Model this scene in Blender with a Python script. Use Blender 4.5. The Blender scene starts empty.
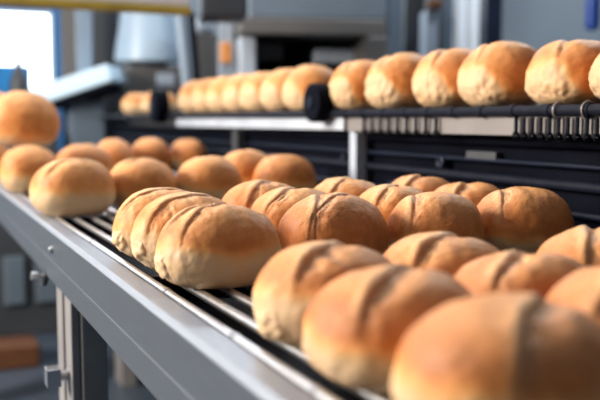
import bpy, bmesh, math, random
import numpy as np
from mathutils import Vector, Matrix, noise as mn

C = bpy.context.scene.collection
sc = bpy.context.scene
F = 850.0
YAW = math.radians(24.6)
PITCH = math.radians(5.38)
H = 0.163
cy_, sy_ = math.cos(YAW), math.sin(YAW)

def wp(px, py, d):
    """world point seen at the photo's pixel at depth d (level camera frame) - design helper for measuring positions"""
    r = (px - 300) / 850.0 * d
    return Vector((r * cy_ + d * sy_, -r * sy_ + d * cy_, H + (120 - py) / 850.0 * d))

def xd(px, X):
    """depth at which a line along the conveyor at lateral X crosses image column px"""
    return 850.0 * X / ((px + 390 - 300) * cy_)

# ------------------------------------------------------------------ materials
def newmat(name):
    m = bpy.data.materials.new(name); m.use_nodes = True
    nt = m.node_tree; b = nt.nodes['Principled BSDF']
    return m, nt, b

def L(nt, a, b): nt.links.new(a, b)

def mat(name, col, rough=0.5, metal=0.0, var=0.12, scale=20.0, bump=0.0, spec=0.5, stretch=None):
    m, nt, b = newmat(name)
    tc = nt.nodes.new('ShaderNodeTexCoord')
    mp = nt.nodes.new('ShaderNodeMapping')
    if stretch: mp.inputs['Scale'].default_value = stretch
    L(nt, tc.outputs['Object'], mp.inputs['Vector'])
    n = nt.nodes.new('ShaderNodeTexNoise'); n.inputs['Scale'].default_value = scale; n.inputs['Detail'].default_value = 5
    L(nt, mp.outputs[0], n.inputs['Vector'])
    r = nt.nodes.new('ShaderNodeValToRGB')
    c0 = [c * (1 - var) for c in col]; c1 = [min(1, c * (1 + var)) for c in col]
    r.color_ramp.elements[0].color = (*c0, 1); r.color_ramp.elements[1].color = (*c1, 1)
    r.color_ramp.elements[0].position = 0.3; r.color_ramp.elements[1].position = 0.7
    L(nt, n.outputs['Fac'], r.inputs['Fac']); L(nt, r.outputs['Color'], b.inputs['Base Color'])
    b.inputs['Roughness'].default_value = rough; b.inputs['Metallic'].default_value = metal
    b.inputs['Specular IOR Level'].default_value = spec
    if bump > 0:
        bp = nt.nodes.new('ShaderNodeBump'); bp.inputs['Strength'].default_value = bump; bp.inputs['Distance'].default_value = 0.002
        L(nt, n.outputs['Fac'], bp.inputs['Height']); L(nt, bp.outputs[0], b.inputs['Normal'])
    return m

def emis(name, col, s):
    m, nt, b = newmat(name)
    b.inputs['Base Color'].default_value = (*col, 1)
    b.inputs['Emission Color'].default_value = (*col, 1); b.inputs['Emission Strength'].default_value = s
    return m

def bread_mat():
    m, nt, b = newmat('baked_crust')
    N = nt.nodes.new
    at = N('ShaderNodeAttribute'); at.attribute_name = 'crust'          # how strongly the dough is baked, plus painted light and shade
    fl = N('ShaderNodeAttribute'); fl.attribute_name = 'flour'
    tc = N('ShaderNodeTexCoord'); oi = N('ShaderNodeObjectInfo')
    add = N('ShaderNodeVectorMath'); add.operation = 'ADD'
    sc_ = N('ShaderNodeVectorMath'); sc_.operation = 'SCALE'; sc_.inputs['Scale'].default_value = 7.0
    cmb = N('ShaderNodeCombineXYZ')
    L(nt, oi.outputs['Random'], cmb.inputs[0]); L(nt, oi.outputs['Random'], cmb.inputs[1])
    L(nt, cmb.outputs[0], sc_.inputs[0]); L(nt, tc.outputs['Object'], add.inputs[0]); L(nt, sc_.outputs[0], add.inputs[1])
    n1 = N('ShaderNodeTexNoise'); n1.inputs['Scale'].default_value = 22; n1.inputs['Detail'].default_value = 6
    n2 = N('ShaderNodeTexNoise'); n2.inputs['Scale'].default_value = 650; n2.inputs['Detail'].default_value = 4
    n3 = N('ShaderNodeTexNoise'); n3.inputs['Scale'].default_value = 90; n3.inputs['Detail'].default_value = 5
    for n in (n1, n2, n3): L(nt, add.outputs[0], n.inputs['Vector'])
    def math_(op, a, bb, clamp=False):
        q = N('ShaderNodeMath'); q.operation = op; q.use_clamp = clamp
        for i, v in enumerate((a, bb)):
            if isinstance(v, (int, float)): q.inputs[i].default_value = v
            else: L(nt, v, q.inputs[i])
        return q.outputs[0]
    v = math_('ADD', at.outputs['Fac'], math_('MULTIPLY', math_('SUBTRACT', n1.outputs['Fac'], 0.5), 0.45))
    v = math_('ADD', v, math_('MULTIPLY', math_('SUBTRACT', n3.outputs['Fac'], 0.5), 0.30))
    v = math_('ADD', v, math_('MULTIPLY', math_('SUBTRACT', oi.outputs['Random'], 0.5), 0.10), True)
    r = N('ShaderNodeValToRGB'); e = r.color_ramp.elements
    e[0].position = 0.0; e[0].color = (0.58, 0.40, 0.235, 1)
    e[1].position = 1.0; e[1].color = (0.26, 0.070, 0.014, 1)
    for p, c in ((0.25, (0.62, 0.36, 0.155, 1)), (0.45, (0.66, 0.28, 0.080, 1)), (0.7, (0.48, 0.155, 0.034, 1))):
        q = e.new(p); q.color = c
    L(nt, v, r.inputs['Fac'])
    # fine flour dust
    fm = math_('MULTIPLY', fl.outputs['Fac'], math_('MULTIPLY', math_('SUBTRACT', n2.outputs['Fac'], 0.28), 2.0, True), True)
    fm = math_('MULTIPLY', fm, math_('ADD', n1.outputs['Fac'], 0.2), True)
    mx = N('ShaderNodeMix'); mx.data_type = 'RGBA'
    L(nt, fm, mx.inputs['Factor']); L(nt, r.outputs['Color'], mx.inputs[6]); mx.inputs[7].default_value = (0.84, 0.62, 0.38, 1)
    L(nt, mx.outputs[2], b.inputs['Base Color'])
    b.inputs['Roughness'].default_value = 0.56; b.inputs['Specular IOR Level'].default_value = 0.3
    hh = math_('ADD', math_('MULTIPLY', n2.outputs['Fac'], 0.35), math_('MULTIPLY', n3.outputs['Fac'], 0.8))
    bp = N('ShaderNodeBump'); bp.inputs['Strength'].default_value = 0.6; bp.inputs['Distance'].default_value = 0.0012
    L(nt, hh, bp.inputs['Height']); L(nt, bp.outputs[0], b.inputs['Normal'])
    return m

M = {
 'bread': bread_mat(),
 'rail': mat('brushed_rail_steel', (0.090, 0.105, 0.125), 0.42, 0.35, 0.06, 30, 0.05, stretch=(8, .6, 8)),
 'flange': mat('lit_rail_edge', (0.30, 0.33, 0.38), 0.38, 0.5, 0.08, 40, 0.04, stretch=(8, .6, 8)),  # paler copy of the rail steel, light from above painted in
 'rod': mat('polished_rod_steel', (0.90, 0.91, 0.94), 0.30, 1.0, 0.08, 60),
 'bolt': mat('zinc_plated_steel', (0.55, 0.56, 0.58), 0.3, 0.9, 0.1, 60),
 'leg': mat('dark_leg_steel', (0.27, 0.26, 0.26), 0.45, 0.3, 0.12, 12),
 'black': mat('black_machine_paint', (0.0035, 0.0042, 0.008), 0.5, 0.0, 0.3, 12, spec=.02),
 'blackbar': mat('black_bar_enamel', (0.008, 0.010, 0.018), 0.5, 0.0, 0.2, 40, spec=.10),
 'navy': mat('navy_machine_paint', (0.007, 0.011, 0.024), 0.4, 0.0, 0.3, 10, spec=.2),
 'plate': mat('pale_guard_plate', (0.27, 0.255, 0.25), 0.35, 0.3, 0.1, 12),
 'plate2': mat('pale_grey_paint', (0.62, 0.63, 0.68), 0.4, 0.0, 0.06, 6),
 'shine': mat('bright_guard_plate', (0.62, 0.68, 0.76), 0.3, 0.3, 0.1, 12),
 'bluegrey': mat('blue_grey_paint', (0.115, 0.15, 0.19), 0.5, 0.1, 0.08, 5),
 'greybrown': mat('warm_grey_steel', (0.12, 0.115, 0.112), 0.5, 0.2, 0.1, 6),
 'lightsteel': mat('light_blue_steel', (0.42, 0.48, 0.56), 0.4, 0.1, 0.1, 6),
 'white': mat('white_enamel', (0.86, 0.91, 0.96), 0.35, 0.0, 0.05, 5),
 'traywhite': mat('ice_blue_enamel', (0.58, 0.76, 0.90), 0.35, 0.0, 0.05, 5),
 'bluesteel': mat('mid_blue_steel', (0.20, 0.26, 0.33), 0.4, 0.1, 0.06, 6),
 'hopper': mat('blue_white_enamel', (0.38, 0.50, 0.62), 0.35, 0.0, 0.05, 5),
 'dark': mat('charcoal_panel', (0.045, 0.05, 0.058), 0.5, 0.1, 0.15, 6),
 'yellow': mat('yellow_edge_strip', (0.33, 0.24, 0.03), 0.5, 0.0, 0.2, 8),
 'blue': mat('blue_paint', (0.02, 0.20, 0.50), 0.45, 0.0, 0.1, 4),
 'royal': mat('royal_blue_plastic', (0.008, 0.055, 0.30), 0.4, 0.0, 0.1, 8),
 'orange': mat('orange_plastic', (0.55, 0.22, 0.06), 0.5, 0.0, 0.1, 20),
 'rust': mat('rust_brown_plastic', (0.13, 0.05, 0.02), 0.5, 0.0, 0.1, 20),
 'wall': mat('blue_grey_wall', (0.21, 0.26, 0.31), 0.8, 0.0, 0.06, 1.5),
 'wallblue': mat('deep_blue_wall', (0.02, 0.14, 0.34), 0.7, 0.0, 0.1, 1.5),
 'floor': mat('dark_blue_floor', (0.055, 0.075, 0.105), 0.35, 0.0, 0.3, 1.8),
 'ceil': mat('pale_ceiling', (0.55, 0.57, 0.6), 0.8, 0.0, 0.05, 2),
 'lamp': emis('lamp_diffuser', (1.0, 0.96, 0.9), 6.0),
 'daylight': emis('daylit_pane', (0.88, 0.95, 1.0), 5.0),
}

# ------------------------------------------------------------------ mesh helpers
def box(bm, a, b, rot=None, piv=None):
    a = Vector(a); b = Vector(b); c = (a + b) / 2; s = b - a
    r = bmesh.ops.create_cube(bm, size=1.0, matrix=Matrix.Translation(c) @ Matrix.Diagonal((*s, 1)))
    if rot is not None:
        p = Vector(piv) if piv is not None else c
        bmesh.ops.transform(bm, matrix=Matrix.Translation(p) @ rot @ Matrix.Translation(-p), verts=r['verts'])
    return r['verts']

def tube(bm, p, q, r1, r2=None, seg=20):
    p = Vector(p); q = Vector(q); d = q - p
    m = Matrix.Translation((p + q) / 2) @ d.to_track_quat('Z', 'Y').to_matrix().to_4x4()
    return bmesh.ops.create_cone(bm, cap_ends=True, segments=seg, radius1=r1, radius2=r1 if r2 is None else r2, depth=d.length, matrix=m)['verts']

def torus(bm, c, axis, R, r, seg=24, ms=8):
    q = Vector(axis).to_track_quat('Z', 'Y').to_matrix()
    c = Vector(c); rings = []
    for i in range(seg):
        a = 2 * math.pi * i / seg; ring = []
        for j in range(ms):
            b = 2 * math.pi * j / ms
            ring.append(bm.verts.new(c + q @ Vector(((R + r * math.cos(b)) * math.cos(a), (R + r * math.cos(b)) * math.sin(a), r * math.sin(b)))))
        rings.append(ring)
    for i in range(seg):
        for j in range(ms):
            bm.faces.new((rings[i][j], rings[(i + 1) % seg][j], rings[(i + 1) % seg][(j + 1) % ms], rings[i][(j + 1) % ms]))

def lathe(bm, c, prof, seg=32, axis=(0, 0, 1)):
    q = Vector(axis).to_track_quat('Z', 'Y').to_matrix(); c = Vector(c); rings = []
    for r, z in prof:
        rings.append([bm.verts.new(c + q @ Vector((max(r, 1e-4) * math.cos(2 * math.pi * i / seg), max(r, 1e-4) * math.sin(2 * math.pi * i / seg), z))) for i in range(seg)])
    for a, b in zip(rings, rings[1:]):
        for i in range(seg):
            bm.faces.new((a[i], a[(i + 1) % seg], b[(i + 1) % seg], b[i]))
    bm.faces.new(rings[0][::-1]); bm.faces.new(rings[-1])

def prism(bm, pts, y0, y1):
    a = [bm.verts.new((x, y0, z)) for x, z in pts]; b = [bm.verts.new((x, y1, z)) for x, z in pts]
    n = len(pts)
    bm.faces.new(a); bm.faces.new(b[::-1])
    for i in range(n): bm.faces.new((a[i], b[i], b[(i + 1) % n], a[(i + 1) % n]))

def obj(name, bm, m, parent=None, bevel=0.0, smooth=False, seg=2):
    me = bpy.data.meshes.new(name)
    bmesh.ops.recalc_face_normals(bm, faces=bm.faces[:])
    if parent is not None:
        off = -parent.location
        bmesh.ops.translate(bm, vec=off, verts=bm.verts[:])
        cen = Vector((0, 0, 0))
    else:
        xs = [v.co.copy() for v in bm.verts]
        cen = Vector(((min(v.x for v in xs) + max(v.x for v in xs)) / 2, (min(v.y for v in xs) + max(v.y for v in xs)) / 2, min(v.z for v in xs)))
        bmesh.ops.translate(bm, vec=-cen, verts=bm.verts[:])
    bm.to_mesh(me); bm.free()
    me.materials.append(m)
    o = bpy.data.objects.new(name, me); C.objects.link(o); o.location = cen
    if parent is not None: o.parent = parent
    if bevel > 0:
        b = o.modifiers.new('bevel', 'BEVEL'); b.width = bevel; b.segments = seg; b.limit_method = 'ANGLE'; b.angle_limit = math.radians(40)
    for p in me.polygons: p.use_smooth = smooth
    if smooth and bevel == 0:
        try:
            me.set_sharp_from_angle(angle=math.radians(35))
        except Exception: pass
    return o

def B(): return bmesh.new()

def tag(o, label=None, cat=None, group=None, kind=None):
    if label: o['label'] = label
    if cat: o['category'] = cat
    if group: o['group'] = group
    if kind: o['kind'] = kind
    return o

def thing(name, label, cat, loc=(0, 0, 0), group=None):
    o = bpy.data.objects.new(name, None); C.objects.link(o); o.location = loc; o.empty_display_size = .05
    return tag(o, label, cat, group)

def struct(name, bm, m): return tag(obj(name, bm, m), kind='structure')

# ------------------------------------------------------------------ bread
def sstep(a, b, x):
    t = np.clip((x - a) / (b - a), 0, 1); return t * t * (3 - 2 * t)

def fbm(P, s, seed):
    off = Vector((seed * 3.17, seed * 1.31, seed * 5.7))
    return np.array([mn.fractal(Vector(p) * s + off, 1.0, 2.0, 4) for p in P])

def bread_mesh(seed, Lx=.118, Wy=.094, Hz=.080, slashes=((0.32, 0.10),), nu=128, nv=72, pale=0.30, dark=0.0, flour=1.0, tw=.022, dep=.0028, lo=.36, rel=1.0, endpale=.10):
    """oval loaf, length along X, base at z=0. slashes: (angle, offset/W) pairs."""
    rng = random.Random(seed)
    a, b = Lx / 2, Wy / 2
    u = np.linspace(0, 2 * np.pi, nu, endpoint=False)
    v = np.linspace(-np.pi / 2, np.pi / 2, nv + 1)[1:-1]
    U, V = np.meshgrid(u, v)
    ex = 0.88
    cu, su = np.cos(U), np.sin(U)
    cv, sv = np.cos(V), np.sin(V)
    sp = lambda t, e: np.sign(t) * np.abs(t) ** e
    X = a * sp(cu, ex) * sp(cv, .82); Y = b * sp(su, ex) * sp(cv, .80); Z = sp(sv, 0.93)
    zc = 0.36 * Hz
    Z = np.where(Z > 0, zc + Z * (Hz - zc), zc + Z * zc * 1.22)
    Z = np.maximum(Z, 0) + 0.0 * Z
    # softly settled flat base, body a little lopsided
    lop = rng.uniform(-.08, .08)
    Y = Y + lop * b * (Z / Hz) ** 2
    top = X * 0
    X = X.ravel(); Y = Y.ravel(); Z = Z.ravel()
    X = np.append(X, [0, 0]); Y = np.append(Y, [0, lop * b]); Z = np.append(Z, [0, Hz])
    P = np.stack([X, Y, Z], 1)
    # approx outward normal
    Nn = np.stack([X / a ** 2, Y / b ** 2, (Z - zc) / (Hz - zc) ** 2], 1)
    Nn /= np.linalg.norm(Nn, axis=1)[:, None] + 1e-9
    z01 = Z / Hz
    up = sstep(.42, .75, z01)
    low = fbm(P, 17, seed); mid = fbm(P, 60, seed + 9)
    disp = low * .0026 + mid * .0007
    crust = np.zeros(len(X)); flo = np.zeros(len(X))
    # baked band; crown paler from flour and from painted top light
    edge = pale + .09 * low + .05 * rng.uniform(-1, 1) + endpale * sstep(.45, .92, -X / a + .10 * low)
    band = sstep(edge - .14, edge + .20, z01)
    crust += band * (.60 + dark)
    crust -= sstep(.70, 1.0, z01) * .22
    flo += sstep(.45, .95, z01) * .55 * flour + .15 * (1 - band)
    for k, (ang, off) in enumerate(slashes):
        ca, sa = math.cos(ang), math.sin(ang)
        wob = fbm(np.stack([X * ca, X * 0, X * 0], 1), 22, seed + 31 + k) * .006
        t = X * ca + Y * sa
        s = (-X * sa + Y * ca) - off * Wy - wob - .010 * (t / a) ** 2 * (1 if off >= 0 else -1) * .4
        s = -s
        env = sstep(lo, lo + .22, z01) * sstep(1.0, .66, np.abs(t) / a)
        tn = fbm(np.stack([t, X * 0, X * 0], 1), 55, seed + 91 + k)
        wv = tw * np.clip(.55 + .9 * tn, .12, 1.2)
        tear = sstep(0, .0016, s) * (1 - sstep(.25 * wv, wv + .001, s))     # torn strip beside the lifted flap
        lip = np.exp(-((s + .004) / .0045) ** 2)
        line = np.exp(-((s - .0008) / .0014) ** 2)
        fib = fbm(np.stack([t * .5, s * 2.2, Z * .5], 1), 130, seed + 53 + k)
        val = np.exp(-((s - .006) / .010) ** 2)
        disp += env * (rel * (.0014 * lip - .0026 * val - .0012 * line) - dep * (.75 + .6 * tn) * tear + .0011 * tear * fib)
        crust += env * (.13 * line * (1 + 1.2 * tn) - .12 * lip + tear * (.06 + .60 * fib) + .10 * val)  # crease line and valley darkened as painted shade, torn strip as crust
        crust += .10 * sstep(.2, .6, z01) * sstep(-.004, -.03, s)        # skin beyond the split darker: partly baked, partly painted shade away from light
        flo += env * (.6 * lip + .35 * tear) * flour
    # crinkled pale skin low on the ends
    cr = fbm(P * np.array([1, 1, .5]), 110, seed + 77)
    disp += (1 - band) * sstep(.04, .12, z01) * cr * (.0008 * sstep(.2, .7, np.abs(X) / a) + .0022 * max(0, endpale - .1) / .3 * sstep(.3, .8, -X / a))
    # shallow stretch lines running over the crown
    ln = fbm(P * np.array([.35, 1.6, .8]), 75, seed + 15)
    ridge = 1 - np.abs(ln) * 7
    ridge = np.clip(ridge, 0, 1) ** 2 * sstep(.3, .7, z01) * sstep(-.1, .25, mid * .6 + low)
    disp -= ridge * .0006; crust += ridge * .14
    P = P + Nn * (disp * sstep(0.0, .18, z01 + .02))[:, None]
    P[:, 2] = np.maximum(P[:, 2], 0)
    faces = []
    rows = nv - 1
    for j in range(rows - 1):
        for i in range(nu):
            i2 = (i + 1) % nu
            faces.append((j * nu + i, j * nu + i2, (j + 1) * nu + i2, (j + 1) * nu + i))
    nb, ntp = rows * nu, rows * nu + 1
    for i in range(nu):
        i2 = (i + 1) % nu
        faces.append((nb, i2, i)); faces.append((ntp, (rows - 1) * nu + i, (rows - 1) * nu + i2))
    me = bpy.data.meshes.new('bread_roll')
    me.from_pydata(P.tolist(), [], faces)
    for nm, arr in (('crust', crust), ('flour', flo)):
        at = me.attributes.new(nm, 'FLOAT', 'POINT'); at.data.foreach_set('value', np.clip(arr, -.2, 1.2).astype(np.float32))
    me.polygons.foreach_set('use_smooth', [True] * len(me.polygons))
    me.materials.append(M['bread']); me.update()
    return me

def knot_mesh(seed, r=.010):
    bm = bmesh.new(); bmesh.ops.create_icosphere(bm, subdivisions=4, radius=1.0)
    for v in bm.verts:
        n = v.co.normalized()
        d = 1 + .22 * mn.noise(n * 2.1 + Vector((seed, 0, 0))) + .10 * mn.noise(n * 4.2 + Vector((0, seed, 0)))
        v.co = Vector((n.x * .80, n.y * 1.25, n.z * .95)) * r * d
    me = bpy.data.meshes.new('pinched_end'); bm.to_mesh(me); bm.free()
    for nm, val in (('crust', .02), ('flour', .35)):
        at = me.attributes.new(nm, 'FLOAT', 'POINT'); at.data.foreach_set('value', [val] * len(me.vertices))
    me.polygons.foreach_set('use_smooth', [True] * len(me.polygons))
    me.materials.append(M['bread'])
    return me

FRONT = 'bread rolls in the nearest group on the rod conveyor'
MID = 'bread rolls in the middle group on the rod conveyor'
FAR = 'bread rolls far down the rod conveyor'
SHELF = 'bread rolls in a row on the upper rack'

def roll(label, X, Y, group, seed, L_=.118, W=.094, Hh=.080, z=0.0, rot=0.0, tilt=0.0, knot=False, **kw):
    me = bread_mesh(seed, L_, W, Hh, **kw)
    o = bpy.data.objects.new('bread_roll', me); C.objects.link(o)
    o.location = (X, Y, z + .0005); o.rotation_euler = (tilt, 0, rot)
    tag(o, label, 'bread roll', group)
    if knot:
        k = bpy.data.objects.new('pinched_end', knot_mesh(seed, knot if isinstance(knot, float) else .0105)); C.objects.link(k)
        k.parent = o; k.location = (-L_ * .5 + .0105, -.008, Hh * .30); k['label'] = 'pale pinched end of the dough'
    return o

S2 = ((.30, .16), (.34, -.16))
# middle group (in focus)
HI = dict(nu=220, nv=120, rel=.45)
roll('golden roll with a pale pinched end, frontmost of the three beside the steel edge', .276, .800, MID, 1, .124, .098, .080, rot=-.10, knot=.0155, slashes=((.35, .16), (.75, .02)), pale=.38, **HI)
roll('roll with a torn slash squeezed between two others at the steel edge', .277, .898, MID, 2, .126, .090, .083, rot=-.08, knot=.0150, slashes=((.30, -.04),), pale=.36, tw=.032, **HI)
roll('rear roll of the three leaning together at the steel edge', .275, .993, MID, 3, .124, .092, .081, rot=-.08, knot=.015, slashes=((.30, -.0),), pale=.33, **HI)
roll('sharp round roll with long slashes, centre of the picture', .431, .850, MID, 4, .130, .100, .080, rot=.05, slashes=((1.05, .16), (.30, -.12)), pale=.18, dark=.14, lo=.12, tw=.018, **HI)
roll('light roll with a dark slash just behind the central sharp roll', .430, .954, MID, 5, .124, .096, .080, rot=.04, slashes=((.50, .04),), pale=.25, tw=.036, **HI)
roll('pale roll half hidden behind two others left of the central sharp roll', .428, 1.056, MID, 6, .122, .096, .081, slashes=((.6, -.05),), pale=.28, **HI)
roll('floury rounded roll standing right of the central sharp roll', .558, .835, MID, 7, .118, .096, .079, rot=.05, slashes=((.95, .26),), pale=.24, dark=.10, **HI)
roll('roll partly hidden behind the floury rounded roll', .562, .940, MID, 8, .116, .094, .079, slashes=((.7, .0),), pale=.25, **HI)
roll('low pale roll at the back between the upright post and the floury rolls', .556, 1.055, MID, 9, .120, .096, .082, slashes=((.7, .0),), pale=.25, **HI)
roll('large smooth orange-brown roll nearest the black machine side', .690, .842, MID, 10, .132, .104, .079, rot=.04, slashes=((1.0, .28),), pale=.20, dark=.14, **HI)
roll('brown roll showing its crown behind the large smooth orange-brown roll', .692, .960, MID, 11, .122, .098, .078, slashes=((.7, .05),), dark=.15)
roll('orange roll farthest back before the black machine side', .690, 1.075, MID, 12, .122, .098, .081, slashes=((.7, .05),), dark=.15)
# nearest group (blurred)
roll('very large blurred roll at the bottom edge of the picture', .280, .351, FRONT, 21, .120, .098, .070, slashes=((.70, -.10),), dark=.14, pale=.34)
roll('blurred roll with a pale low side, middle one of the nearest steel-edge three', .276, .454, FRONT, 22, .120, .096, .070, rot=.02, slashes=((.65, .02),), dark=.14, pale=.40)
roll('soft-focus roll with a crinkled pale end beside bare rods', .280, .556, FRONT, 23, .118, .094, .072, knot=.0150, slashes=((.65, .0),), dark=.12, pale=.42)
roll('blurred roll cropped by the right edge, low in the picture', .404, .388, FRONT, 24, .118, .092, .072, slashes=((.6, .05),), dark=.1)
roll('blurred roll behind the very large bottom-edge roll', .400, .486, FRONT, 25, .118, .092, .069, slashes=((.6, .0),), dark=.1)
roll('pale blurred roll with a ridge just in front of the floury rounded roll', .399, .585, FRONT, 26, .116, .092, .069, slashes=((.6, .0),), dark=.05)
roll('blurred roll at the right edge in front of the black machine side', .533, .548, FRONT, 27, .122, .096, .072, slashes=((.9, .1),), dark=.1)
# far groups
def froll(label, px, d, seed, group=FAR, **kw):
    p = wp(px, 120, d)
    return roll(label, p.x, p.y, group, seed, nu=72, nv=40, **kw)
BIG = dict(L_=.130, W=.110, Hh=.094)
froll('oblong roll with a pale side, alone at the steel edge left of the bare rods', 73, 1.47, 41, L_=.145, W=.120, Hh=.096, rot=.05, slashes=((.2, -.1),), pale=.42, tw=.02)
froll('pale-topped roll right behind the oblong roll at the steel edge', 142, 1.56, 42, slashes=((.3, .0),), L_=.130, W=.108, Hh=.093)
froll('roll in the second row from the oblong roll, its far end browned', 208, 1.62, 43, slashes=((.3, .1),), **BIG)
froll('brown roll ending the middle distance row toward the machine', 284, 1.71, 44, dark=.12, slashes=((.3, .1),), L_=.130, W=.108, Hh=.094)
froll('brown roll seen between its neighbours in the middle distance row', 246, 1.80, 45, dark=.1, slashes=((.3, .1),), L_=.130, W=.10, Hh=.100)
froll('blurred roll at the steel edge under the raised roll', 30, 1.94, 46, slashes=((.2, .0),), L_=.135, W=.115, Hh=.104, pale=.3)
froll('blurred orange roll between the raised roll and the distant rows', 84, 2.20, 47, dark=.1, slashes=((.2, .0),), L_=.150, W=.11, Hh=.100)
froll('distant orange roll in the farthest row, left one', 114, 2.40, 48, dark=.12, slashes=((.2, .0),), L_=.118, W=.13, Hh=.110)
froll('distant orange roll in the farthest row, middle one', 150, 2.50, 49, dark=.14, slashes=((.2, .0),), L_=.118, W=.13, Hh=.112)
froll('distant orange roll ending the farthest row', 188, 2.56, 50, dark=.16, slashes=((.2, .0),), L_=.118, W=.13, Hh=.108)
froll('roll at the left picture edge behind the steel-edge roll', -10, 2.30, 51, slashes=((.2, .0),), L_=.125, W=.115, Hh=.104)
froll('raised roll lying on top of other rolls at the left picture edge', 25, 2.04, 52, z=.102, dark=.02, slashes=((.2, .0),), L_=.165, W=.135, Hh=.128, pale=.12)
froll('roll on top of the pile behind the raised roll', -11, 2.31, 53, z=.102, slashes=((.2, .0),), L_=.14, W=.13, Hh=.145)

# ------------------------------------------------------------------ rod conveyor
conv = thing('rod_conveyor', 'long grey steel conveyor table of polished rods carrying the lower rolls', 'conveyor', (.45, 1.5, -.9))
YA, YB = .06, 3.6
bm = B()
prism(bm, [(.188, -.006), (.188, -.048), (.1870, -.049), (.1870, -.080), (.197, -.080), (.197, -.006)], YA, YB)
side = obj('side_rail', bm, M['rail'], conv, bevel=.0012)
bm = B(); prism(bm, [(.1885, -.0055), (.1925, -.0006), (.2125, -.0006), (.2145, -.003), (.2145, -.012), (.1885, -.012)], YA, YB)
tag(obj('rail_flange', bm, M['flange'], conv, bevel=.001), 'top edge of the side rail, coloured pale as if lit from above')
bm = B(); box(bm, (.792, YA, -.08), (.800, YB, 0.0)); obj('side_rail', bm, M['rail'], conv, bevel=.001)
bm = B(); box(bm, (.2150, YA, -.034), (.792, YB, -.030)); tag(obj('bed_plate', bm, M['black'], conv), 'black plate under the rods')
for i in range(6):
    y = .3 + i * .6
    bm = B(); box(bm, (.2150, y, -.030), (.792, y + .012, -.0078)); obj('cross_bearer', bm, M['blackbar'], conv)
X = .2215; n = 0
while X < .785:
    bm = B(); r = .0043
    tube(bm, (X, YA + .01, -r - .0001), (X, YB, -r - .0001), r, seg=16)
    rod = obj('rod', bm, M['rod'], conv, smooth=True)
    if n < 3:
        for yy in ([.455, .60, .79, 1.16] if n == 0 else [.50, 1.1]):
            bm = B(); tube(bm, (X, yy, -r - .0001), (X, yy + .007, -r - .0001), r * 1.18, seg=16)
            c = obj('collar', bm, M['blackbar'] if n else M['bolt'], conv, smooth=True)
            c.parent = rod
    X += .0285; n += 1
# legs
def leg(y, x0=.196, x1=.246):
    bm = B()
    box(bm, (x0, y + .075, -.9), (x0 + .012, y + .125, -.0805)); box(bm, (x0, y, -.9), (x0 + .012, y + .050, -.0805))
    box(bm, (x0 + .006, y + .004, -.9), (x1, y + .120, -.0815)); box(bm, (x0 + .014, y - .004, -.9), (x1, y + .006, -.0805))
    return obj('leg', bm, M['leg'], conv, bevel=.002)
lg = leg(1.205); leg(3.3)
leg(1.205, .730, .79); leg(3.3, .730, .79)
# bolts
def bolt(c, axis, hexr, hexl, washer, shank, name='bolt', square=False, m='bolt'):
    bm = B(); c = Vector(c); a = Vector(axis).normalized()
    tube(bm, c, c + a * shank, hexr * .45, seg=16)
    tube(bm, c, c + a * .003, washer, seg=28)
    if not square: tube(bm, c, c + a * .008, hexr * .9, seg=6)
    if square:
        box(bm, c + Vector((-shank, -hexr * .75, -hexr * .75)), c + Vector((-shank + hexl, hexr * .75, hexr * .75)))
    else: tube(bm, c + a * (shank - hexl), c + a * shank, hexr, seg=6)
    return obj(name, bm, M[m], conv, bevel=.0008)
bolt((.1915, 1.385, -.086), (-1, -.1, .15), .0075, .010, .016, .026)
bm = B(); tube(bm, (.1868, 1.385, -.086), (.1835, 1.385, -.0855), .0155, seg=28); tag(obj('washer', bm, M['dark'], conv, bevel=.0008), 'dark round washer')
bolt((.196, 1.235, -.205), (-1, -.12, 0), .0175, .020, .010, .032, square=True)
bm = B(); c = Vector((.188, 1.30, -.031)); tube(bm, c, c - Vector((.006, 0, 0)), .0065, .0045); tag(obj('stop_pin', bm, M['bolt'], conv, bevel=.001), 'small round pin on the rail face')

# ------------------------------------------------------------------ upper rack
XS, ZS = .80, .184     # near edge and top of the rack
rack = thing('upper_rack', 'black bar rack carrying the upper row of rolls above the conveyor', 'rack', (.86, 2.0, -.9))
RY0, RY1 = .55, 3.95
for i, (x, z, r, nm) in enumerate(((XS, ZS - .008, .0078, 'edge_bar'), (XS + .03, ZS - .006, .005, 'support_bar'), (XS + .06, ZS - .006, .005, 'support_bar'),
                                   (XS + .09, ZS - .006, .005, 'support_bar'), (XS + .12, ZS - .006, .005, 'support_bar'), (XS + .15, ZS - .009, .0085, 'edge_bar'))):
    bm = B(); tube(bm, (x, RY0, z), (x, RY1, z), r, seg=20)
    eb = obj(nm, bm, M['blackbar'], rack, smooth=True)
    if i == 0:
        for k in range(14):
            y = .62 + k * .075
            bm = B(); tube(bm, (x, y, z), (x, y + .012, z), r * 1.22, seg=20); cc = obj('bar_sleeve', bm, M['blackbar'], rack, smooth=True); cc.parent = eb
        for yy in (.851, .905):
            bm = B(); torus(bm, (x, yy, z), (0, 1, 0), .0112, .0013); cc = obj('ring_clip', bm, M['plate'], rack, smooth=True); cc.parent = eb
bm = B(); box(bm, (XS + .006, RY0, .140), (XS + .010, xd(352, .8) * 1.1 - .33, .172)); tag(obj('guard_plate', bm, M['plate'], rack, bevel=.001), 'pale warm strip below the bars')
bm = B(); box(bm, (XS + .006, xd(348, .8) * 1.1 - .33, .142), (XS + .010, 2.75, .172)); tag(obj('guard_plate', bm, M['shine'], rack, bevel=.001), 'bright bluish strip below the bars')
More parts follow.
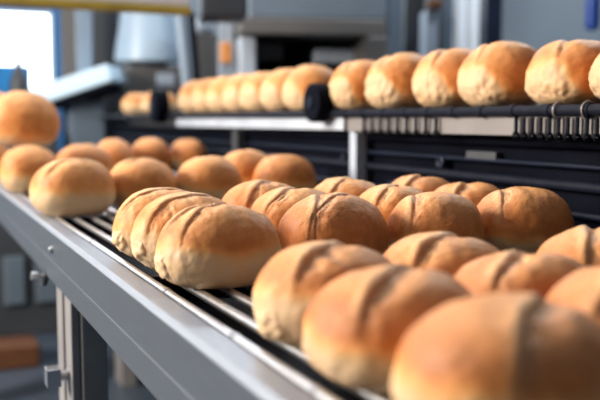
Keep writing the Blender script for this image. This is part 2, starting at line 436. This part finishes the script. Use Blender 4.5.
# spring fingers hanging before the guard plate
for k in range(23):
    y = .762 + k * .0178 if k < 14 else 1.20 + (k - 14) * .031
    r = .0030 if k < 14 else .0032
    bm = B(); tube(bm, (XS - .001, y, .1665), (XS - .001, y, .141), r, seg=10); torus(bm, (XS - .001, y, .141), (0, 1, 0), .0042, .0022, 14, 6)
    obj('hanging_finger', bm, M['blackbar'], rack, smooth=True)
# lower black body of the machine
mach = thing('conveyor_housing', 'black machine housing with horizontal bars beneath the upper rack', 'machine', (.92, 2.0, -.9))
bm = B(); box(bm, (.86, RY0 - .1, -.9), (.94, RY1, .139)); obj('side_panel', bm, M['black'], mach)
for z, h, m in ((.128, .010, 'black'), (.098, .006, 'navy'), (.070, .012, 'blackbar'), (.030, .008, 'navy'), (-.01, .012, 'blackbar')):
    bm = B(); tube(bm, (.848, RY0 - .1, z), (.848, RY1, z), h * .6, seg=14); obj('cross_bar', bm, M[m], mach, smooth=True)
for y, z, r in ((1.02, .045, .017), (1.25, .09, .012), (1.42, .03, .018), (1.62, .08, .012)):
    bm = B(); tube(bm, (.862, y, z), (.842, y, z), r, r * .8); torus(bm, (.842, y, z), (1, 0, 0), r * .75, .002)
    obj('knob', bm, M['navy'], mach, smooth=True)
bm = B(); box(bm, (.845, 1.10, .098), (.858, 1.18, .112)); obj('name_plate', bm, M['dark'], mach, bevel=.002)
bm = B(); p = wp(356, 120, xd(356, .83)); box(bm, (.820, p.y - .014, -.02), (.845, p.y + .014, .139)); tag(obj('upright_post', bm, M['lightsteel'], mach, bevel=.002), 'light grey upright')
bm = B(); p = wp(237, 120, xd(237, .83)); box(bm, (.820, p.y - .02, -.02), (.845, p.y + .02, .139)); tag(obj('upright_post', bm, M['dark'], mach, bevel=.002), 'grey upright')

# wheels of the rack
def wheel(px, label, R=.041):
    d = xd(px, XS - .015); p = wp(px, 120, d); z = H + (120 - 103) / 850 * d * (1 if px > 300 else .8)
    w = thing('drive_wheel', label, 'wheel', (XS - .012, p.y, z))
    c = Vector((XS - .012, p.y, z))
    bm = B(); lathe(bm, c, [(R * .8, -.54 * R), (R * .97, -.52 * R), (R, -.45 * R), (R, .010), (R * .97, .013), (R * .8, .014)], 40, (1, 0, 0)); obj('tyre', bm, M['black'], w, bevel=.001, smooth=False)
    bm = B(); lathe(bm, c, [(R * .28, -.66 * R), (R * .32, -.62 * R), (R * .32, .016), (R * .28, .018)], 24, (1, 0, 0)); obj('hub', bm, M['navy'], w)
wheel(318, 'black wheel set into the upper rack between two rolls')
wheel(161, 'small distant black wheel at the far end of the upper rack', .058)

# upper row of rolls
SL = [('pale roll cut off by the right picture edge on the upper rack', 587), ('largest whole roll on the upper rack, next to the cut-off one', 527),
      ('upper rack roll with a diagonal ridge, second whole one from the right', 460), ('upper rack roll, third whole one from the right', 413),
      ('upper rack roll, fourth whole one from the right', 366), ('upper rack roll just right of the black wheel', 330)]
for k, (lab, px) in enumerate(SL):
    d = xd(px, XS - .005); y = (d - .416 * (XS + .06)) / .909 + (.000, .012, .014, .012, .014, .022)[k]
    roll(lab, XS + .063, y, SHELF, 61 + k, .140, .128, (.086, .093, .102, .102, .106, .102)[k], z=ZS, rot=-.05, slashes=((.75, .12),) if k % 2 else ((.7, .2),), pale=.16, endpale=.46, dark=.02, tw=.014, dep=.0022, nu=120, nv=66)
y0 = (xd(306, XS) - .416 * (XS + .06)) / .909 + .13
LB = ['blurred roll just left of the black wheel on the upper rack', 'second blurred roll left of the black wheel on the upper rack', 'third blurred roll left of the black wheel on the upper rack',
      'fourth blurred roll left of the black wheel on the upper rack', 'fifth blurred roll left of the black wheel on the upper rack', 'sixth blurred roll left of the black wheel on the upper rack',
      'small blurred roll next to the distant wheel on the upper rack']
for k, lab in enumerate(LB):
    roll(lab, XS + .063, y0 + k * .142, SHELF, 71 + k, .140, .122, .107, z=ZS, slashes=((.5, .1),), tw=.014, dep=.0022, pale=.22, endpale=.36, dark=.0, nu=64, nv=36)
for k, lab in enumerate(['distant roll left of the small distant wheel', 'farthest roll on the upper rack']):
    roll(lab, XS + .063, (xd(150 - 14 * k, XS) - .416 * XS) / .909 + .10 + .11 * k, SHELF, 81 + k, .140, .112, .088, z=ZS, slashes=((.5, .1),), pale=.42, nu=64, nv=36)

# ------------------------------------------------------------------ background machinery
def pbox(px0, py0, px1, py1, d, dep, bm=None, rz=0.0, roll_=0.0):
    """upright box facing the hall's length, front face measured at depth d"""
    bm = bm or B()
    a = wp(px0, py0, d); b = wp(px1, py1, d)
    w = (px1 - px0) / 850 * d; h = (py1 - py0) / 850 * d
    c = (a + b) / 2
    vs = box(bm, (-w / 2, 0, -h / 2), (w / 2, dep, h / 2))
    R_ = Matrix.Rotation(-YAW * .6 + rz, 4, 'Z') @ Matrix.Rotation(roll_, 4, 'Y')
    bmesh.ops.transform(bm, matrix=Matrix.Translation(c) @ R_, verts=vs)
    return bm
def ctr(px, py, d): return wp(px, py, d)

# overhead cross beam with yellow lower edge
ob = thing('overhead_beam', 'grey overhead beam with a yellow lower edge crossing the top left', 'beam', (.6, 2.7, .5))
bm = B(); box(bm, (-.3, 2.55, .506), (.80, 2.62, .80)); obj('beam_body', bm, M['plate2'], ob, bevel=.01)
bm = B(); box(bm, (-.3, 2.54, .484), (.80, 2.58, .505)); obj('edge_strip', bm, M['yellow'], ob, bevel=.004)
bm = B(); box(bm, (.70, 2.56, .80), (.78, 2.61, 2.2)); obj('hanger', bm, M['lightsteel'], ob)

# oven
ov = thing('deck_oven', 'blue-grey oven with a warm grey frame around a dark opening', 'oven', (*wp(312, 120, 3.6).xy, -.9))
bm = pbox(250, -60, 388, 20, 3.55, .8); obj('upper_panel', bm, M['bluegrey'], ov, bevel=.006)
bm = pbox(240, 20, 388, 37, 3.5, .8); obj('frame', bm, M['greybrown'], ov, bevel=.01)
bm = pbox(366, 37.5, 388, 360, 3.5, .8); obj('frame', bm, M['greybrown'], ov, bevel=.01)
bm = pbox(240, 37.5, 257, 360, 3.5, .8); tag(obj('post', bm, M['lightsteel'], ov, bevel=.01), 'light left post')
bm = pbox(257.5, 37.5, 365.5, 360, 3.95, .3); obj('inner_wall', bm, M['black'], ov)
bm = pbox(257.5, 44, 284, 62, 3.7, .2); obj('tray', bm, M['greybrown'], ov, bevel=.01)
bm = pbox(314, 50, 362, 64, 3.7, .2); obj('tray', bm, M['lightsteel'], ov, bevel=.01)
bm = pbox(257.5, 75, 365.5, 90, 3.6, .3); obj('shelf', bm, M['dark'], ov)
# dark control box above the posts
o = obj('control_box', pbox(203, -30, 249, 19, 2.95, .2), M['dark'], bevel=.01); tag(o, 'dark box hanging between the overhead beam and the oven', 'control box')
bm = pbox(220, -440, 226, -30, 3.0, .05); o2 = obj('hanger', bm, M['dark'], None)
o2.parent = o; o2.location = o2.location - o.location
o = obj('slim_column', pbox(220, 22, 234, 380, 3.6, .06), M['lightsteel'], bevel=.01); tag(o, 'slim pale column under the dark hanging box', 'column')
bm = pbox(221, 43, 233, 64, 3.55, .03); s = obj('orange_panel', bm, M['orange'], None, bevel=.01); s.parent = o; s.location = s.location - o.location
o = obj('grey_cabinet', pbox(196, 35, 219, 380, 3.8, .3), M['greybrown'], bevel=.01); tag(o, 'warm grey cabinet left of the slim pale column', 'cabinet')
bm = pbox(197, 19, 217, 34, 3.8, .25); s = obj('cabinet_top', bm, M['lightsteel'], None, bevel=.02); s.parent = o; s.location = s.location - o.location
bm = B(); tube(bm, wp(182, 12, 3.7), wp(190, 110, 3.7), .024); tube(bm, wp(190, 110, 3.7), Vector((*wp(190, 110, 3.7).xy, -.9)), .024)
tag(obj('steel_pipe', bm, M['bluesteel'], smooth=True), 'slightly leaning pale pipe right of the white hopper', 'pipe')
bm = B(); tube(bm, wp(193, 15, 3.5), wp(200, 110, 3.5), .015); tube(bm, wp(200, 110, 3.5), Vector((*wp(200, 110, 3.5).xy, -.9)), .017)
tag(obj('black_pipe', bm, M['black'], smooth=True), 'thin black pipe beside the leaning pale pipe', 'pipe')
# hopper
hc = wp(150, 64, 4.7)
hp = thing('dough_hopper', 'white tapered hopper with rounded shoulders below the overhead beam', 'hopper', hc)
bm = B(); lathe(bm, hc, [(k * 1.42, z * 1.42) for k, z in ((.122, 0), (.128, .006), (.124, .05), (.100, .19), (.094, .25), (.05, .265), (.0, .266))], 40); obj('hopper_shell', bm, M['hopper'], hp, smooth=True)
bm = B(); lathe(bm, hc - Vector((0, 0, .02)), [(.10, 0), (.10, .0195)], 40); obj('collar', bm, M['dark'], hp)
bm = B(); q = hc.copy(); box(bm, (q.x - .14, q.y - .12, -.9), (q.x + .18, q.y + .16, q.z - .021)); o = obj('mixer_stand', bm, M['greybrown'], bevel=.015)
tag(o, 'warm grey stand under the white tapered hopper', 'stand')
bm = B(); box(bm, (q.x + .01, q.y - .135, q.z - .13), (q.x + .11, q.y - .121, q.z - .06)); s = obj('gauge', bm, M['lightsteel'], None, bevel=.008); s.parent = o; s.location = s.location - o.location
# slanted tray
bm = B()
a = wp(39, 98, 4.2); b = wp(106, 76, 4.2); ax = (b - a).normalized()
tr = thing('chute_tray', 'pale blue-white tray slanting up to the right below the window', 'tray', (a + b) / 2)
m4 = Matrix.Translation((a + b) / 2) @ ax.to_track_quat('X', 'Z').to_matrix().to_4x4()
vs = box(bm, (-.20, -.02, -.040), (.21, .34, .048)); bmesh.ops.transform(bm, matrix=m4, verts=vs); obj('tray_body', bm, M['traywhite'], tr, bevel=.012, seg=3)
bm = B(); vs = box(bm, (-.14, .0, -.070), (.18, .32, -.041)); bmesh.ops.transform(bm, matrix=m4, verts=vs); obj('tray_frame', bm, M['black'], tr)
bm = B(); p = wp(86, 100, 4.3); box(bm, (p.x - .07, p.y, -.9), (p.x + .10, p.y + .15, p.z)); obj('tray_support', bm, M['bluegrey'], tr, bevel=.01)
# bottle silhouette on a ledge
lp = wp(24, 92, 4.2)
CT = .12
bm = B(); lathe(bm, Vector((lp.x - .012, lp.y, CT)), [(.044, 0), (.048, .01), (.048, .22), (.036, .262), (.016, .30), (.014, .372), (0, .375)], 24); o = obj('spray_bottle', bm, M['dark'], smooth=True)
tag(o, 'dark bottle standing in front of the bright window', 'bottle')
bm = B(); box(bm, (lp.x - .34, lp.y + .10, CT), (lp.x + .055, lp.y + .26, H + 54 * 4.25 / 850)); tag(obj('blue_bin', bm, M['blue'], bevel=.01), 'blue bin behind the dark bottle, below the window', 'bin')
sc1 = thing('storage_cabinet', 'dark cabinet with two blue-grey doors at the far end of the conveyor', 'cabinet', (lp.x, lp.y, -.9))
bm = B(); box(bm, (lp.x - .34, lp.y - .06, -.9), (lp.x + .16, lp.y + .3, CT)); obj('body', bm, M['dark'], sc1, bevel=.01)
for x0, x1 in ((-.12, -.02), (.03, .14)):
    bm = B(); box(bm, (lp.x + x0, lp.y - .085, -.74), (lp.x + x1, lp.y - .061, -.5)); obj('door', bm, M['bluegrey'], sc1, bevel=.008)
bm = B(); cz = wp(10, 120, 3.55); box(bm, (cz.x - .16, cz.y, -.9), (cz.x + .10, cz.y + .2, -.80)); tag(obj('crate', bm, M['rust'], bevel=.01), 'rust brown crate on the floor below the far conveyor end', 'crate')

# pillars and pipes
def col(px0, px1, d, m, label, cat='column', name='column', y0=-120, dep=.12, foot=None):
    bm = pbox(px0, y0, px1, 120 + 1.06 * 850 / d if foot is None else foot, d, dep)
    return tag(obj(name, bm, M[m], bevel=.006), label, cat)
col(64, 79, 4.7, 'greybrown', 'warm grey column right of the window')
col(79, 94, 4.5, 'bluesteel', 'light steel column between window and white hopper')
col(95, 121, 4.8, 'dark', 'charcoal panel behind the white hopper', 'panel', 'partition')
col(386, 402, 4.0, 'bluegrey', 'blue-grey column right of the oven')
col(403, 424, 4.3, 'dark', 'charcoal cabinet right of the oven', 'cabinet', 'tall_cabinet')
o = col(425, 437, 4.1, 'lightsteel', 'grey column with a rusty brown cap', y0=12)
bm = pbox(427, 0, 441, 11, 4.05, .08); s = obj('cap', bm, M['rust'], None, bevel=.01); s.parent = o; s.location = s.location - o.location
col(441, 452, 4.2, 'bluegrey', 'blue-grey column left of the bright pipes')
for k, (x0, nm) in enumerate(((457, 'left bright white pipe of the pair behind the upper rack'), (470, 'right bright white pipe of the pair behind the upper rack'))):
    bm = B(); p = wp(x0 + .0, 120, 4.0); tube(bm, (p.x, p.y, -.9), (p.x, p.y, 2.2), .029); tag(obj('white_pipe', bm, M['white'], smooth=True), nm, 'pipe', 'bright pipes behind the upper rack')
col(483, 500, 4.3, 'navy', 'dark navy slab built for the shadow right of the bright pipes', y0=-100)  # upright slab put where only a dark-blue shadow falls
p = wp(588, 32, 3.4)
bm = B(); lathe(bm, p, [(.012, 0), (.024, .006), (.028, .02), (.028, .30), (.01, .31)], 24); o = obj('blue_cylinder', bm, M['royal'], smooth=True)
tag(o, 'royal blue rounded cylinder hanging at the top right', 'cylinder')
bm = B(); tube(bm, p + Vector((0, 0, .30)), Vector((p.x, p.y, 2.2)), .006); s = obj('hanging_rod', bm, M['dark'], None); s.parent = o; s.location = s.location - o.location
# things under the conveyor, out of focus
def fbox(px0, px1, py0, d, m, name, label, cat, dep=.25):
    tag(obj(name, pbox(px0, py0, px1, 120 + 1.063 * 850 / d, d, dep), M[m], bevel=.01), label, cat)

# ------------------------------------------------------------------ room
ZF, ZC = -.9, 2.2
XL, XR, YBk, YF = -2.6, 4.6, 6.4, -1.5
bm = B(); box(bm, (XL, YF, ZF - .05), (XR, YBk, ZF)); struct('floor', bm, M['floor'])
bm = B(); box(bm, (XL, YF, ZC), (XR, YBk, ZC + .05)); struct('ceiling', bm, M['ceil'])
bm = B(); box(bm, (XR, YF, ZF), (XR + .1, YBk, ZC)); struct('wall_right', bm, M['wall'])
# back wall with a window opening
wa = wp(-60, 8, 1); wb = wp(57, 92, 1)
def onback(px, py):
    r = (px - 300) / 850; dirx = r * cy_ + sy_; diry = -r * sy_ + cy_
    d = YBk / diry
    return dirx * d, H + (120 - py) / 850 * d
wx0, wz1 = onback(-75, 9); wx1, wz0 = onback(57, 94)
wz1 = onback(57, 13)[1]
xb = onback(64, 50)[0]
CX0, CX1, CZ0, CZ1 = -1.9, 3.0, 1.15, 1.95
bm = B()
box(bm, (XL, YBk, ZF), (wx0, YBk + .1, CZ0)); box(bm, (wx0, YBk, wz1), (wx1, YBk + .1, CZ0)); box(bm, (wx0, YBk, ZF), (wx1, YBk + .1, wz0)); box(bm, (wx1, YBk, ZF), (XR, YBk + .1, CZ0))
box(bm, (XL, YBk, CZ1), (XR, YBk + .1, ZC)); box(bm, (XL, YBk, CZ0), (CX0, YBk + .1, CZ1)); box(bm, (CX1, YBk, CZ0), (XR, YBk + .1, CZ1))
struct('wall_back', bm, M['wallblue'])
bm = B(); box(bm, (xb + .1, YBk - .02, ZF), (XR, YBk, CZ0 - .02)); struct('trim_1', bm, M['wall'])
bm = B(); box(bm, (CX0, YBk + .06, CZ0), (CX1, YBk + .08, CZ1)); w2 = struct('added_glow_strip', bm, M['daylight'])  # glowing strip above the view, added to brighten rods and roll tops
bm = B()
for k in range(6): box(bm, (CX0 + k * .974, YBk + .02, CZ0), (CX0 + k * .974 + .03, YBk + .055, CZ1))
wf2 = obj('window_frame', bm, M['white'], None, bevel=.005); wf2.parent = w2; wf2.location = wf2.location - w2.location  # bars across the added glowing strip
bm = B(); box(bm, (wx0, YBk + .06, wz0), (wx1, YBk + .08, wz1)); w = struct('window_1', bm, M['daylight'])
bm = B()
for x in (wx0, wx1 - .03): box(bm, (x, YBk + .02, wz0), (x + .03, YBk + .055, wz1))
for z in (wz0, wz1 - .03): box(bm, (wx0 + .03, YBk + .02, z), (wx1 - .03, YBk + .055, z + .03))
wf = obj('window_frame', bm, M['white'], None, bevel=.005); wf.parent = w; wf.location = wf.location - w.location
# left wall with a long daylight window (light comes in here)
WY0, WY1, WZ0, WZ1 = .6, 3.4, .45, 1.9
bm = B()
box(bm, (XL - .1, YF, ZF), (XL, WY0, ZC)); box(bm, (XL - .1, WY1, ZF), (XL, YBk, ZC)); box(bm, (XL - .1, WY0, ZF), (XL, WY1, WZ0)); box(bm, (XL - .1, WY0, WZ1), (XL, WY1, ZC))
struct('wall_left', bm, M['wall'])

def area(name, loc, target, sx, sy, power, col):
    l = bpy.data.lights.new(name, 'AREA'); l.shape = 'RECTANGLE'; l.size = sx; l.size_y = sy; l.energy = power; l.color = col
    o = bpy.data.objects.new(name, l); C.objects.link(o); o.location = loc
    o.rotation_euler = (Vector(target) - Vector(loc)).to_track_quat('-Z', 'Y').to_euler()
    return o
area('daylight_window', (XL + .02, 2.1, 1.25), (.4, 1.0, .2), 1.5, 1.1, 315, (1.0, .90, .79))
# ceiling lamps, out of view; second and third added to brighten background and rods
for k, (x, y, p) in enumerate(((.3, 2.6, 24), (2.6, 2.4, 50), (1.6, 4.8, 45))):
    lt = thing('unseen_ceiling_lamp', ['rectangular ceiling lamp above the conveyor', 'added fill lamp on the ceiling toward the right wall', 'added fill lamp on the ceiling near the back wall'][k], 'lamp', (x, y, ZC - .06), 'ceiling lamps')
    bm = B(); box(bm, (x - .5, y - .12, ZC - .05), (x + .5, y + .12, ZC - .001)); obj('housing', bm, M['white'], lt)
    bm = B(); box(bm, (x - .47, y - .10, ZC - .058), (x + .47, y + .10, ZC - .0505)); obj('diffuser', bm, M['lamp'], lt)
    area('lamp_light', (x, y, ZC - .07), (x, y, 0), .9, .3, p, (.86, .93, 1.0))

w = bpy.data.worlds.new('world'); sc.world = w; w.use_nodes = True
w.node_tree.nodes['Background'].inputs[0].default_value = (.62, .78, 1.0, 1); w.node_tree.nodes['Background'].inputs[1].default_value = .14

# ------------------------------------------------------------------ camera
cam = bpy.data.cameras.new('camera'); co = bpy.data.objects.new('camera', cam); C.objects.link(co)
cam.sensor_width = 36; cam.lens = F / 600 * 36; cam.clip_start = .02
co.location = (0, 0, H)
fwd = Vector((math.sin(YAW) * math.cos(PITCH), math.cos(YAW) * math.cos(PITCH), -math.sin(PITCH)))
co.rotation_euler = fwd.to_track_quat('-Z', 'Y').to_euler()
cam.dof.use_dof = True; cam.dof.focus_distance = .93; cam.dof.aperture_fstop = 4.0
sc.camera = co
sc.view_settings.view_transform = 'Standard'; sc.view_settings.look = 'None'; sc.view_settings.gamma = 1; sc.view_settings.use_curve_mapping = False
sc.view_settings.exposure = 0.0
sc.cycles.use_denoising = True
